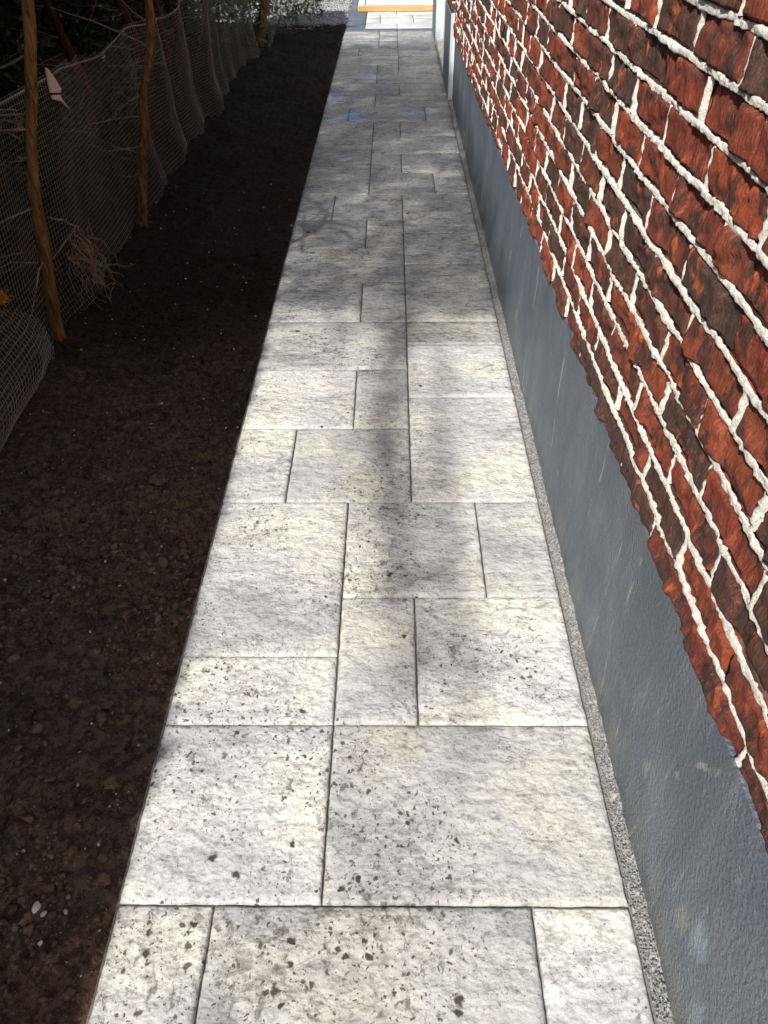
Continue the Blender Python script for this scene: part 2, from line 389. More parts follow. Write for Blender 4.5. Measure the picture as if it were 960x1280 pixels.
def slab_mesh(name, x0, x1, y0, y1, cell, seed, amp, ch=.005, top=0.0, depth=.05, mat='slab'):
    w_, l_ = x1-x0, y1-y0; nx = max(3, int(w_/cell)+1); ny = max(3, int(l_/cell)+1)
    xs = np.concatenate([[0], np.linspace(ch, w_-ch, nx), [w_]]); ys = np.concatenate([[0], np.linspace(ch, l_-ch, ny), [l_]])
    X, Y = np.meshgrid(xs, ys, indexing='ij')
    q = np.stack([(X+seed*3.7)*13, (Y+seed*1.9)*24, 0*X+seed*7.1], -1)
    rg = np.abs(vnoise(q*1.0+fbm(q*.6, 2)[..., None]*.7)); z = amp*(fbm(q*.45, 3)*.8+fbm(q*1.5+5, 2)*.55-rg*.25)
    ed = np.minimum(np.minimum(X, w_-X), np.minimum(Y, l_-Y)); fal = np.clip(ed/.018, 0, 1); fal = fal*fal*(3-2*fal)
    tilt = (np.random.default_rng(seed).random(3)-.5)
    z = z*fal*.9 + top + tilt[0]*.0022 + tilt[1]*.002*(X/w_-.5)+tilt[2]*.002*(Y/l_-.5)
    jit = .0012*vnoise(np.stack([X*60+seed, Y*60, 0*X], -1))
    rim = np.zeros_like(X, bool); rim[0] = rim[-1] = True; rim[:, 0] = rim[:, -1] = True
    z = np.where(rim, z-ch*.9, z)
    v = np.stack([X-w_/2+np.where(rim, jit, 0), Y-l_/2+np.where(rim, jit, 0), z], -1)
    nu, nv = X.shape; F = grid_faces(nu, nv).tolist(); V = v.reshape(-1, 3).tolist()
    loop = [i*nv for i in range(nu)]+[(nu-1)*nv+j for j in range(1, nv)]+[i*nv+nv-1 for i in range(nu-2, -1, -1)]+[j for j in range(nv-2, 0, -1)]
    b0 = len(V)
    for i in loop: V.append([V[i][0], V[i][1], top-depth])
    n = len(loop)
    for k in range(n): F.append([loop[k], b0+k, b0+(k+1) % n, loop[(k+1) % n]])
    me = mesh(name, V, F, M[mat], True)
    return me

SL = [(0,2,-8,-5),(2,5,-8,-5),(0,3,-5,-3),(3,5,-5,-2),(0,3,-3,-2),(0,.95,-2,0),(.95,4.05,-2,0),(4.05,5,-2,0),
 (0,2,0,2),(2,5,0,2),(0,2,2,3),(2,3,2,4),(3,5,2,4),(0,2,3,6),(2,4,4,6),(4,5,4,6),
 (0,1,6,8),(1,3,6,8),(3,5,6,9),(0,2,8,10),(2,3,8,10),(3,5,9,11),(0,3,10,12),(3,5,11,12),
 (0,2,12,14),(2,3,12,14),(3,5,12,15),(0,3,14,16),(0,2,16,18),(2,3,16,18),(3,5,15,17),(3,5,17,20),(0,1,18,20),(1,3,18,20),
 (0,2,20,23),(2,4,20,22),(4,5,20,22),(0,2,23,25),(2,3,22,24),(3,5,22,24),(2,5,24,26),(0,2,25,28),(2,3,26,28),(3,5,26,28),
 (0,1,28,30),(1,4,28,30),(4,5,28,30),(0,2,30,32),(2,5,30,32),(0,3,32,34),(3,5,32,34),(0,2,34,36),(2,5,34,36),
 (0,2,36,38),(2,3,36,38),(3,5,36,38),(0,3,38,40),(3,5,38,40),(0,1,40,42),(1,3,40,42),(3,5,40,43),(0,2,42,44),(2,3,42,44),
 (0,2,44,46.75),(2,3,44,46.75),(3,5,43,46.75)]
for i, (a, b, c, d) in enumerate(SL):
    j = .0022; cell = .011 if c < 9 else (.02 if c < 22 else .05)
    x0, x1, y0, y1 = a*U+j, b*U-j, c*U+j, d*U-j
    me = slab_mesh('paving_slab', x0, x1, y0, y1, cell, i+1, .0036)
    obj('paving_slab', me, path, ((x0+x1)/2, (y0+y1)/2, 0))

# terrace beyond the path: dark border, pale pavers
tb = MB(); tb.box((-.02, 9.356, -.13), (5, 16, -.014)); terrace = tag(tb.build('terrace', M['bed']), kind='structure')
k = 900
def tslab(nm, x0, x1, y0, y1, mt):
    global k; k += 1; j = .003
    obj(nm, slab_mesh(nm, x0+j, x1-j, y0+j, y1-j, .06, k, .0012, .004, .0, .05, mt), terrace, ((x0+x1)/2, (y0+y1)/2, 0))
for a, b in ((0, .6), (.6, 1.2), (1.2, 1.8), (1.8, 2.4)): tslab('border_slab', a, b, 9.36, 9.54, 'border')
for a in range(8): tslab('border_slab', 0, .225, 9.54+.6*a, 10.14+.6*a, 'border')
for r_, (ya, yb) in enumerate(((9.54, 9.9), (9.9, 10.5), (10.5, 11.1), (11.1, 11.7), (11.7, 12.3), (12.3, 12.9), (12.9, 13.5), (13.5, 14.1))):
    xs = [.225, .6, 1.2, 1.8, 2.4, 3.0] if r_ % 2 == 0 else [.225, .4, .8, 1.4, 2.0, 2.6, 3.0]
    for a, b in zip(xs[:-1], xs[1:]): tslab('pale_paver', a, b, ya, yb, 'paver')

# soil bed
def soil_h(x, y):
    p = np.stack([x*1.0, y*1.0, 0*x], -1)
    h = -.022+.022*fbm(p*2.2, 3)+.017*fbm(p*7, 3)+.014*np.abs(fbm(p*19+4, 3))+.009*fbm(p*48, 2)
    h = h+.035*np.clip((-x-.55)/.5, 0, 1)
    e = np.clip((-x)/.06, 0, 1)
    tr = np.exp(-((y-.62-.55*(x+.3))/.05)**2)*np.clip((-x-.08)/.1, 0, 1)*.022   # a ridge kicked up near the path
    lim = -.012
    return np.where(e < 1, np.minimum(h, lim)*(1-e)+np.minimum(h, .02)*e, h)+tr*e
def sheet(name, xs, ys, hf, mat, base=None):
    X, Y = np.meshgrid(xs, ys, indexing='ij'); Z = hf(X, Y)
    return obj(name, mesh(name, np.stack([X, Y, Z], -1).reshape(-1, 3), grid_faces(*X.shape), mat))
ys = np.concatenate([np.arange(-1.6, 2.6, .009), np.arange(2.6, 5.5, .016), np.arange(5.5, 9.9, .03)])
tag(sheet('soil_bed', np.concatenate([np.arange(-2.6, -1.3, .06), np.arange(-1.3, -.0039, .009)]), ys, soil_h, M['soil']), kind='structure')

def ico(nsub=1):
    import bmesh
    b = bmesh.new(); bmesh.ops.create_icosphere(b, subdivisions=nsub, radius=1)
    v = np.array([x.co[:] for x in b.verts]); f = np.array([[q.index for q in x.verts] for x in b.faces]); b.free(); return v, f
ICO1, ICO2, ICO3 = ico(1), ico(2), ico(3)
def scatter(name, pts, sizes, mat, src=ICO1, flat=.7, rough=.35, smooth=False):
    V0, F0 = src; n = len(pts); nv = len(V0)
    A = rng.normal(size=(n, 3, 3)); Qm, _ = np.linalg.qr(A)
    S = np.stack([1+.4*rng.normal(size=n), 1+.3*rng.normal(size=n), 1+.2*rng.normal(size=n)], 1).clip(.5, 1.8)
    rr = 1+rough*(rng.random((n, nv))-.5)
    v = V0[None]*rr[..., None]*S[:, None]
    v = np.einsum('nij,nkj->nki', Qm, v); v[..., 2] *= flat
    v = v*np.asarray(sizes)[:, None, None]+np.asarray(pts)[:, None]
    f = (F0[None]+(np.arange(n)*nv)[:, None, None]).reshape(-1, 3)
    return obj(name, mesh(name, v.reshape(-1, 3), f, mat, smooth))
def soil_pts(n, ymax=4.5, xmin=-1.0, pw=1.6):
    y = -0.75+(ymax+.75)*rng.random(n)**pw; x = xmin+(-.012-xmin)*rng.random(n); return x, y
x, y = soil_pts(42000, 3.2, -1.0, 1.7); sz = .0018+.0070*rng.random(42000)**3; dens = fbm(np.stack([x*3, y*3, 0*x+5], -1), 2) > -.35
x, y, sz = x[dens], y[dens], sz[dens]; sz = np.minimum(sz, np.maximum(.002, (-x-.008)*.8))
tag(scatter('soil_crumbs', np.stack([x, y, soil_h(x, y)+sz*.25], 1), sz, M['clod'], ICO1), kind='stuff')
x, y = soil_pts(800, 3.2, -.95, 1.3); sz = .006+.012*rng.random(800)**2.8; x = np.minimum(x, -.03)
tag(scatter('soil_clods', np.stack([x, y, soil_h(x, y)+sz*.2], 1), sz, M['clod'], ICO2, .65, .75, False), kind='stuff')
x, y = soil_pts(620, 4.2, -.95, 1.5); sz = .0012+.0040*rng.random(620)**3
tag(scatter('pale_crumbs', np.stack([x, y, soil_h(x, y)+sz*.8], 1), sz, M['chip'], ICO1), kind='stuff')

# a few big lumps of dug earth
def lump(i, x, y, r):
    V0, F0 = ICO3; d = 1+.42*fbm(V0*1.1+i*9.3, 4); a = i*1.3; v = V0*d[:, None]*np.array([r*1.5, r, r*.62]); ca, sa = math.cos(a), math.sin(a)
    v = v@np.array([[ca, sa, 0], [-sa, ca, 0], [0, 0, 1]]); zz = float(soil_h(np.array([x]), np.array([y]))[0])
    return v+np.array([x, y, zz-.1*r]), F0
lv, lf, o_ = [], [], 0
for i, (u, v_, r) in enumerate(((150, 768, .034), (95, 790, .045), (60, 800, .03), (215, 690, .02), (40, 640, .035), (110, 690, .025), (30, 900, .03), (80, 1000, .03), (150, 930, .022), (25, 1060, .032), (200, 600, .025), (120, 560, .03), (90, 480, .045), (180, 500, .03))):
    c = ground_pt(u, v_, -.02); q_, f_ = lump(i, c.x, c.y, r); lv.append(q_); lf.append(f_+o_); o_ += len(q_)
tag(obj('earth_lumps', mesh('earth_lumps', np.concatenate(lv), np.concatenate(lf), M['soil'], True)), kind='stuff')

# gravel
tag(sheet('gravel_bed', np.arange(-2.4, -.004, .04), np.arange(9.75, 14, .04), lambda X, Y: -.03+.02*np.clip((Y-9.85)/.2, 0, 1)+.006*fbm(np.stack([X*14, Y*14, 0*X], -1), 2), M['gravel']), kind='structure')
n = 6000; x = -1.0+.99*rng.random(n); y = 9.8+2.6*rng.random(n)**1.2
keep = y > 9.84+.10*fbm(np.stack([x*6, 0*x, 0*x], -1), 2)-.1*(x+.2); x, y = x[keep], y[keep]
tag(scatter('gravel', np.stack([x, y, 0*x-.012+.010*rng.random(len(x))], 1), .006+.009*rng.random(len(x)), M['gravel'], ICO1), kind='stuff')

# grit strip between slabs and wall
tag(sheet('grit_strip', np.linspace(1.004, 1.036, 9), np.arange(-1.6, 6.28, .012), lambda X, Y: -.010+.004*fbm(np.stack([X*90, Y*90, 0*X], -1), 2)+.010*np.clip((X-1.01)/.03, 0, 1), M['grit']), kind='structure')
n = 9000; y = -.75+7*rng.random(n)**1.7; x = 1.001+.029*rng.random(n)
tag(scatter('grit', np.stack([x, y, -.005+.010*np.clip((x-1.01)/.03, 0, 1)+.003*rng.random(n)], 1), .0008+.0016*rng.random(n)**2, M['grit'], ICO1), kind='stuff')

# ------------------------------------------------------------------ the house
HY0, HY1 = -2.2, 6.27; WX = 1.040
house = bpy.data.objects.new('brick_house', None); COL.objects.link(house); house.location = (WX, 2, 0)
tag(house, 'house wall of rough red and brown bricks with white mortar above a grey plinth', 'house')
def hpart(o, parent=None):
    o.parent = parent or house
    if parent is None: o.matrix_parent_inverse = Matrix.Translation((-WX, -2, 0))
    return o
def ptop(y): return np.interp(y, [-2.2, -.15, .24, .7, 1.2, 1.9, 2.55, 3.97, 4.82, 5.73, 6.3], [.552, .550, .547, .538, .539, .531, .513, .473, .456, .446, .442])
# plinth: displaced sheet with a rounded top edge
ys = np.concatenate([np.arange(HY0, 2.2, .02), np.arange(2.2, HY1+.001, .04)]); ts = np.linspace(0, 1, 30)
Yg, Tg = np.meshgrid(ys, ts, indexing='ij'); top = ptop(Yg)+.0015*fbm(np.stack([Yg*5, 0*Yg, 0*Yg], -1), 3)
Zg = -.1+(top+.1)*Tg
Xg = 1.0315+.0016*fbm(np.stack([0*Yg, Yg*3.2, Zg*4], -1), 3)+.0012*fbm(np.stack([0*Yg, Yg*22, Zg*14], -1), 2)
Xg[:, 0] += 0
v = np.stack([Xg, Yg, Zg], -1); bk = v[:, -1].copy(); bk[:, 0] = 1.10; bk[:, 2] += .004
V = np.concatenate([v.reshape(-1, 3), bk]); V = np.concatenate([V, v[:, -1]]); F = grid_faces(len(ys), 30)
b0 = len(ys)*30; b1 = b0+len(ys); i = np.arange(len(ys)-1); cap = np.stack([b1+i, b1+i+1, b0+i+1, b0+i], 1)
hpart(obj('plinth', mesh('plinth', V, np.concatenate([F, cap]), M['plinth'])))

CP, BH = .0740, .0632
ztop_first = 1.3117
def course_z(j): return ztop_first-CP*j
anch = {0: .651, 1: .535, 2: .446, 3: .561, 4: .67, 5: .341, 6: .443, 7: .363, 8: .248, 9: .357, 10: .242, 11: .30, 12: .40, -1: .72, -2: .60, -3: .69}
BL, JW = .2212, .0088
def courses(j):
    rs = random.Random(100+j); y = -.5608+(anch.get(j, rs.random()*.24)+.5608)*.9703; out = []
    cur = y
    while cur > HY0+.05:
        L = BL+rs.uniform(-.006, .006)
        if rs.random() < .12 and cur < -.3: L = .108
        out.append((cur-L-JW, cur)); cur -= L+JW
    cur = y
    while cur < HY1-.005:
        L = BL+rs.uniform(-.008, .008)
        if rs.random() < (.14 if cur > 1.2 else .0): L = .108
        e = min(cur+L+JW, HY1+JW/2)
        if e-cur > .04: out.append((cur, e))
        cur = e
    return out          # spans between joint centres
def wavy(j, y): return .0032*vnoise(np.stack([np.asarray(y)*2.1, 0*np.asarray(y)+j*9.1, 0*np.asarray(y)], -1))

def brick_mesh(seed, ratio):
    """unit brick: y in -.5..+.5, z in -.5..+.5, rough split face towards -x"""
    nu, nv = (26, 11) if ratio > 2 else (14, 11)
    L, H = (.227, BH) if ratio > 2 else (.108, BH)
    r = np.random.default_rng(seed)
    us = np.concatenate([[0, .012], np.linspace(.03, .97, nu-4), [.988, 1]]); vs = np.concatenate([[0, .04], np.linspace(.11, .89, nv-4), [.96, 1]])
    Ug, Vg = np.meshgrid(us, vs, indexing='ij'); y = (Ug-.5)*L; z = (Vg-.5)*H
    q = np.stack([0*y+seed*5.3, y*34, z*26+y*9], -1)
    s_ = .0045*fbm(q*.5, 2)+.0060*np.abs(fbm(q*.9+3, 2))+.0036*fbm(q*2.2+7, 2)-.002
    cr = r.uniform(-.35, .35)*L; ang = r.uniform(-.6, .6)
    s_ = s_+.0062*(r.uniform(.5, 1)*r.choice([-1, 1]))*np.tanh(((y-cr)+ang*z+.012*fbm(q*.8+11, 2))/.004)
    cr2 = r.uniform(-.4, .4)*L; s_ = s_+.004*r.uniform(-1, 1)*np.tanh(((z-.3*H*r.uniform(-1, 1))+.5*(y-cr2)*r.uniform(-1, 1)+.01*fbm(q*.7+21, 2))/.004)   # a broken step across the face
    s_ = s_+r.uniform(-.05, .05)*z*1.4
    ed = np.minimum(np.minimum(Ug, 1-Ug)*L, np.minimum(Vg, 1-Vg)*H); rr = np.clip(ed/.0035, 0, 1)
    x = -(s_*np.clip(ed/.003, .5, 1)-.0042*(1-rr)**2)
    rim = ed < 1e-6
    y = y+np.where(rim, .0025*vnoise(np.stack([y*70, z*70, 0*y+seed], -1)), 0); z = z+np.where(rim, .0018*vnoise(np.stack([y*45, z*45, 0*y+seed+9], -1)), 0)
    v = np.stack([x, y/L, z/H], -1); nu, nv = x.shape
    F = grid_faces(nu, nv)[:, ::-1].tolist(); V = v.reshape(-1, 3).tolist()
    loop = [i*nv for i in range(nu)]+[(nu-1)*nv+j for j in range(1, nv)]+[i*nv+nv-1 for i in range(nu-2, -1, -1)]+[j for j in range(nv-2, 0, -1)]
    b0 = len(V); n = len(loop)
    for i in loop: V.append([.045, V[i][1], V[i][2]])
    for k_ in range(n): F.append([loop[k_], loop[(k_+1) % n], b0+(k_+1) % n, b0+k_])
    return mesh('brick', V, F, M['brick'], True)
STR = [brick_mesh(s, 3.6) for s in range(1, 17)]; HDR = [brick_mesh(s, 1.7) for s in range(41, 47)]
heads = []; allb = []
for j in range(-17, 13):
    zc = course_z(j)
    for (a, b) in courses(j):
        ym = (a+b)/2; zz = zc+float(wavy(j, ym)); z0, z1 = zz-BH/2, zz+BH/2; pt = max(ptop(a), ptop(b))+.001
        if z1-pt < .0273: continue
        if z0-pt < .040: z0 = pt-.003
        allb.append((j, a+JW/2, b-JW/2, z0, z1)); heads.append((j, b, max(z0, pt+.004), z1))
def vis(bk):      # rough size in the picture
    j, a, b, z0, z1 = bk; c = Vector((WX, (a+b)/2, (z0+z1)/2)); d = c-CAM; zf = d.dot(fw)
    if zf < .1: return 0
    uu = 480+F_PX*d.dot(rt2)/zf; vv = 640+F_PX*d.dot(dn2)/zf
    if uu > 1060 or vv < -120 or vv > 1400 or uu < 0: return 0
    return (b-a)*(z1-z0)/zf**2*(.1+abs(d.x)/d.length)
allb.sort(key=lambda t: -vis(t))
rb = random.Random(5); stuffV = []; stuffF = []; off = 0
for idx, (j, a, b, z0, z1) in enumerate(allb):
    L, H = b-a, z1-z0; me = rb.choice(STR if L > .15 else HDR); fl = rb.random() < .5
    px = WX-.0105+rb.uniform(-.0022, .0022)-(.0025 if z0 < ptop((a+b)/2) else 0); rx = R(180) if fl else 0
    tilt = R(rb.uniform(-.5, .5)); ty = R(rb.uniform(-1.2, 1.2)); tz = R(rb.uniform(-.7, .7))
    if idx < 300 and vis((j, a, b, z0, z1)) > 0:
        o = obj('brick', me, house); o.matrix_parent_inverse = Matrix.Translation((-WX, -2, 0))
        o.location = (px, (a+b)/2, (z0+z1)/2); o.rotation_euler = (rx+tilt, ty, tz); o.scale = (1, L, H)
    else:
        v = np.array([q.co[:] for q in me.vertices])*np.array([1, L, H])
        if fl: v = v*np.array([1, -1, -1])
        v = v+np.array([px, (a+b)/2, (z0+z1)/2]); stuffV.append(v)
        stuffF += [[q+off for q in p_.vertices] for p_ in me.polygons]; off += len(v)
if stuffV: tag(hpart(obj('brick_courses', mesh('brick_courses', np.concatenate(stuffV), stuffF, M['brick'], True))), kind='stuff')

# mortar: backing wall, bulging bed joints, thinner head joints
mo = MB(); mo.box((WX+.004, HY0, .30), (1.35, HY1, 3.62)); 
Fm = [np.array(mo.f)]; Vm = [np.concatenate(mo.v)]; offm = 8
def ribbon(P0, dirv, upv, wid, dep, nseg=9):
    """half-round strip along points P0, bulging towards -x"""
    global offm
    n = len(P0); an = np.linspace(-math.pi/2, math.pi/2, nseg)
    c = np.clip(np.cos(an), 0, 1)[None, :]**.28; s_ = np.sin(an)[None, :]
    v = P0[:, None]+upv[None, None]*(wid[..., None]*s_[..., None] if wid.ndim == 2 else (wid[:, None]*s_)[..., None])
    v[..., 0] -= (dep[:, None]*c)
    Vm.append(v.reshape(-1, 3)); Fm.append(grid_faces(n, nseg)+offm); offm += n*nseg
    return v
for j in range(-18, 13):
    zj = course_z(j)-CP/2
    near = j >= -2
    st = .006 if near else .05
    ys = np.concatenate([np.arange(HY0, 1.6, st), np.arange(1.6, HY1+.001, max(st, .014))]) if near else np.arange(HY0, HY1+.001, .05)
    z = zj+wavy(j+.5, ys)+.0018*vnoise(np.stack([ys*21, 0*ys+j*3., 0*ys], -1))
    ok = z > ptop(ys)+.0335
    if not ok.any(): continue
    ys, z = ys[ok], z[ok]
    if len(ys) < 3: continue
    P0 = np.stack([0*ys+WX-.008, ys, z], 1); nn = np.stack([ys*30, 0*ys+j*5.7, 0*ys], -1)
    lump = np.clip(fbm(nn*1.5, 4, .6), -.6, 1)
    wid = .0053+.0016*fbm(nn*.35, 2)+.0008*lump; dep = .0056+.0034*fbm(nn*.3+8, 2)+.0016*lump
    vseg = ribbon(P0, None, np.array([0, 0, 1.]), np.clip(wid, .0028, .0095), np.clip(dep, .002, .018))
    if near:
        q = vseg*np.array([160, 160, 160]); Vm[-1][:, 0] -= (.0028*fbm(q*.8, 3)).reshape(-1); Vm[-1][:, 2] += (.0014*fbm(q*.8+31, 3)).reshape(-1)
for (j, yb, z0, z1) in heads:
    near = j >= -2; n = 9 if near else 3
    t = np.linspace(-.003, 1.003, n); z = z0+(z1-z0)*t; r_ = np.random.default_rng(int((yb+5)*1000)+j*77+999)
    w0, w1 = r_.uniform(.0042, .0074, 2); 
    if r_.random() < .45: w1 *= .55; w0 *= 1.25
    P0 = np.stack([0*z+WX-.004, 0*z+yb+.0012*r_.normal(size=n), z], 1)
    wid = w0+(w1-w0)*t+.0010*r_.normal(size=n); dep = r_.uniform(.006, .0115)+.0014*r_.normal(size=n)
    if r_.random() < .06: continue
    ribbon(P0, None, np.array([0, 1., 0]), np.clip(wid, .003, .012), np.clip(dep, .001, .014), 6)
    Fm[-1] = Fm[-1][:, ::-1]
hpart(obj('mortar', mesh('mortar', np.concatenate(Vm), np.concatenate(Fm), M['mortar'], True)))

# far end of the wall: a projecting grey surround with the garden door set back in it
def pier(y0, y1, pt):
    b = MB(); b.box((1.000, y0, -.1), (1.30, y1, pt), .004); p = b.build('pier', M['lit_jamb'], smooth=False); hpart(p)
    z = pt+.006; r_ = 0
    while z < 1.5:
        # face bricks along the path side and the short return facing the viewer
        o = MB(); hh = .064
        parts_ = [(y0, y0+.11), (y0+.12, y1)] if r_ % 2 else [(y0, y0+.225), (y0+.235, y1)]
        for a, b_ in parts_:
            q = MB(); q.box((.994, a, z), (1.09, b_, z+hh), .004); c = q.build('brick', M['brick']); c.parent = p
        z += .075; r_ += 1
    q = MB(); q.box((1.003, y0+.003, pt), (1.29, y1-.003, 3.6)); c = q.build('mortar', M['mortar']); c.parent = p
    q = MB(); q.box((.9935, y0+.006, .0), (.9998, y1-.004, pt-.004)); c = q.build('shade_panel', M['plinth']); c.parent = p  # darker sheet paints the shade on the pier's path side
    return p
pier(6.275, 7.0, .585); pier(8.66, 9.34, .585)
tr = MB(); tr.box((1.030, 6.262, -.02), (1.046, 6.275, 1.6), .002); hpart(tr.build('corner_bead', M['white']))
sb = MB(); sb.box((1.003, 7.003, -.08), (1.12, 8.657, .045), .006); hpart(sb.build('door_sill', M['sill']))
db = MB(); db.box((1.055, 7.003, .046), (1.11, 7.08, 2.3), .003); db.box((1.055, 8.58, .046), (1.11, 8.657, 2.3), .003); db.box((1.055, 7.08, 2.2), (1.11, 8.58, 2.3), .003); db.box((1.055, 7.80, .05), (1.11, 7.86, 2.2), .003)
door = db.build('door', M['white']); hpart(door)
for a, b in ((7.085, 7.795), (7.865, 8.575)):
    q = MB(); q.box((1.070, a, .05), (1.10, b, 2.195), .003); c = q.build('door_panel', M['white']); c.parent = door
q = MB(); q.tube([(1.06, 7.78, 1.0), (1.03, 7.78, 1.0), (1.03, 7.68, 1.0)], .009, 6); c = q.build('door_handle', M['steel']); c.parent = door
q = MB(); q.box((1.31, 6.28, -.1), (6, 9.34, 3.62)); q.box((1.06, 7.003, 2.304), (1.305, 8.657, 3.62)); hpart(q.build('house_core', M['plinth']))

# timber frame lying on the terrace
fr = bpy.data.objects.new('timber_frame', None); COL.objects.link(fr); fr.location = (.6, 10.7, 0)
tag(fr, 'shallow yellow timber frame with a white sheet, lying on the pale terrace', 'wooden frame')
def frp(nm, a, b, mt, ch=.005):
    q = MB(); q.box(a, b, ch); o = q.build(nm, M[mt]); o.parent = fr; o.matrix_parent_inverse = Matrix.Translation((-.6, -10.7, 0)); return o
frp('rail', (.105, 10.70, .004), (1.125, 10.78, .066), 'timber'); frp('rail', (.105, 12.10, .004), (1.125, 12.18, .066), 'timber')
frp('stile', (.105, 10.783, .004), (.185, 12.097, .064), 'white'); frp('stile', (1.045, 10.783, .004), (1.125, 12.097, .064), 'white')  # timber stiles coloured white to paint in their sunlit tops
frp('sheet', (.188, 10.785, .02), (1.042, 12.095, .036), 'white', .002)

# ------------------------------------------------------------------ hedge trees
LEAF_N = 0
def leaves(name, cen, rad, mat, parent=None, size=(.02, .055), up=.4, loc=(0, 0, 0)):
    """many small leaf sprays: two-quad folded blades at random attitudes"""
    n = len(cen); d = rng.normal(size=(n, 3)); d[:, 2] += up; d /= np.linalg.norm(d, axis=1)[:, None]
    s_ = rng.normal(size=(n, 3)); s_ -= (s_*d).sum(1)[:, None]*d; s_ /= np.linalg.norm(s_, axis=1)[:, None]
    L = rng.uniform(*size, n)[:, None]; W = L*rng.uniform(.28, .5, (n, 1)); nrm = np.cross(d, s_)
    v = np.stack([cen-d*L*.5, cen+s_*W*.5+nrm*W*.12, cen+d*L*.6, cen-s_*W*.5+nrm*W*.12], 1)-np.array(loc)
    f = np.arange(n*4).reshape(n, 4)
    return obj(name, mesh(name, v.reshape(-1, 3), f, mat, False), parent, (0, 0, 0))
def curve_pts(a, b, n, wob, seed):
    a, b = np.array(a, float), np.array(b, float); t = np.linspace(0, 1, n)[:, None]
    p = a+(b-a)*t; q = np.stack([t[:, 0]*3, 0*t[:, 0]+seed*3.1, 0*t[:, 0]], -1)
    env = np.sin(t[:, 0]*math.pi)**.7
    p[:, 0] += wob*env*fbm(q, 2); p[:, 1] += wob*env*fbm(q+50, 2); p[:, 2] += .3*wob*env*fbm(q+90, 2)
    return p
HT = 'evergreen trees of the hedge'
def hedge_tree(i, x, y, tall, pts, r0, label, mat='bark', group=HT):
    root = bpy.data.objects.new('hedge_tree', None); COL.objects.link(root); root.location = (x, y, 0)
    tag(root, label, 'tree', group); L = (x, y, 0); inv = Matrix.Translation((-x, -y, 0))
    def P(o): o.parent = root; o.matrix_parent_inverse = inv; return o
    n = 40; pts = np.array(pts, float); tt = np.linspace(0, 1, len(pts)); tq = np.linspace(0, 1, n)
    p = np.stack([np.interp(tq, tt, pts[:, c]) for c in range(3)], 1)
    kk = np.array([1, 2, 3, 2, 1])/9
    for c in range(2):
        e = np.pad(p[:, c], 2, mode='edge'); p[:, c] = np.convolve(e, kk, 'valid')
    p[:, 0] += .013*vnoise(np.stack([tq*11, 0*tq+i, 0*tq], -1)); p[:, 1] += .008*vnoise(np.stack([tq*9, 0*tq+i+40, 0*tq], -1))
    rad = r0*(1.0-.55*tq)*(1+.10*vnoise(np.stack([tq*22, 0*tq+i*3, 0*tq], -1))); rad[:3] *= np.array([1.35, 1.18, 1.06])
    # trunk with ridged bark
    q = MB(); q.tube(p, rad, 14); V = q.v[0]; ang = np.tile(np.arange(14), n); hh = np.repeat(p[:, 2], 14)
    cen = np.repeat(p, 14, 0); rel = V-cen; V = cen+rel*(1+.13*fbm(np.stack([ang*1.7, hh*2.6, 0*hh+i*7], -1), 2))[:, None]; q.v[0] = V
    P(q.build('trunk', M[mat], smooth=True))
    # branches and dead stubs
    b = MB(); rs = random.Random(i*13+5); tw = MB()
    for k_ in range(9):
        z = rs.uniform(1.15, max(1.6, tall*.8)); c = np.array([np.interp(z, p[:, 2], p[:, a]) for a in range(3)]); a_ = rs.uniform(0, 6.28); l_ = rs.uniform(.25, .6)
        b.tube(curve_pts(c, c+np.array([math.cos(a_)*l_, math.sin(a_)*l_, l_*rs.uniform(.2, .8)]), 7, .06, k_+i), np.linspace(.011, .003, 7), 5)
    P(b.build('branches', M['bark_red']))
    for k_ in range(44 if i > 3 else 16):
        z = rs.uniform(.25, 1.15); c = np.array([np.interp(z, p[:, 2], p[:, a]) for a in range(3)]); a_ = rs.uniform(1.7, 4.6); l_ = rs.uniform(.08, .5)
        tw.tube(curve_pts(c, c+np.array([math.cos(a_)*l_, math.sin(a_)*l_, l_*rs.uniform(-.5, .5)]), 6, .07, k_*3+i), np.linspace(.0045, .0012, 6), 4)
    o = tw.build('dead_twigs', M['twig']); P(o); o['kind'] = 'stuff'
    # crown: near side starts above 1.2 m, far side goes down to the ground
    n1 = 5200
    C = []
    tries = 0
    while len(C) < n1 and tries < 40:
        tries += 1
        z = rng.random(4000); z = 1.25+(tall-1.25)*z**1.0
        hw = .62*np.clip((tall-z)/(tall-1.0), .05, 1)**.6
        xo = -1.25+hw*(rng.random(4000)*2-1); yo = y+.55*(rng.random(4000)*2-1)
        m_ = fbm(np.stack([xo*4+i, yo*4, z*3], -1), 2) > -.45
        m_ &= xo+.512*z < -.02+.035*vnoise(np.stack([yo*4, z*2, 0*z], -1))
        C += np.stack([xo, yo, z], 1)[m_].tolist()
    C = np.array(C[:n1])
    nb = 5200; zb = .02+1.9*rng.random(nb); xb = -1.62-.35*rng.random(nb)+.12*zb; yb = y+.6*(rng.random(nb)*2-1)
    C = np.concatenate([C, np.stack([xb, yb, zb], 1)])
    P(leaves('crown', C, None, M['needle'], size=(.05, .13)))
    return root
hedge_tree(1, -.87, 2.24, 2.2, [(-.88, 2.24, -.06), (-.84, 2.24, .25), (-.77, 2.24, .61), (-.70, 2.26, .9), (-.63, 2.27, 1.2), (-.60, 2.28, 1.5), (-.75, 2.3, 1.8), (-1.1, 2.3, 2.1)], .027, 'hedge tree with a slim ochre trunk, nearest the viewer, bare of leaves below')
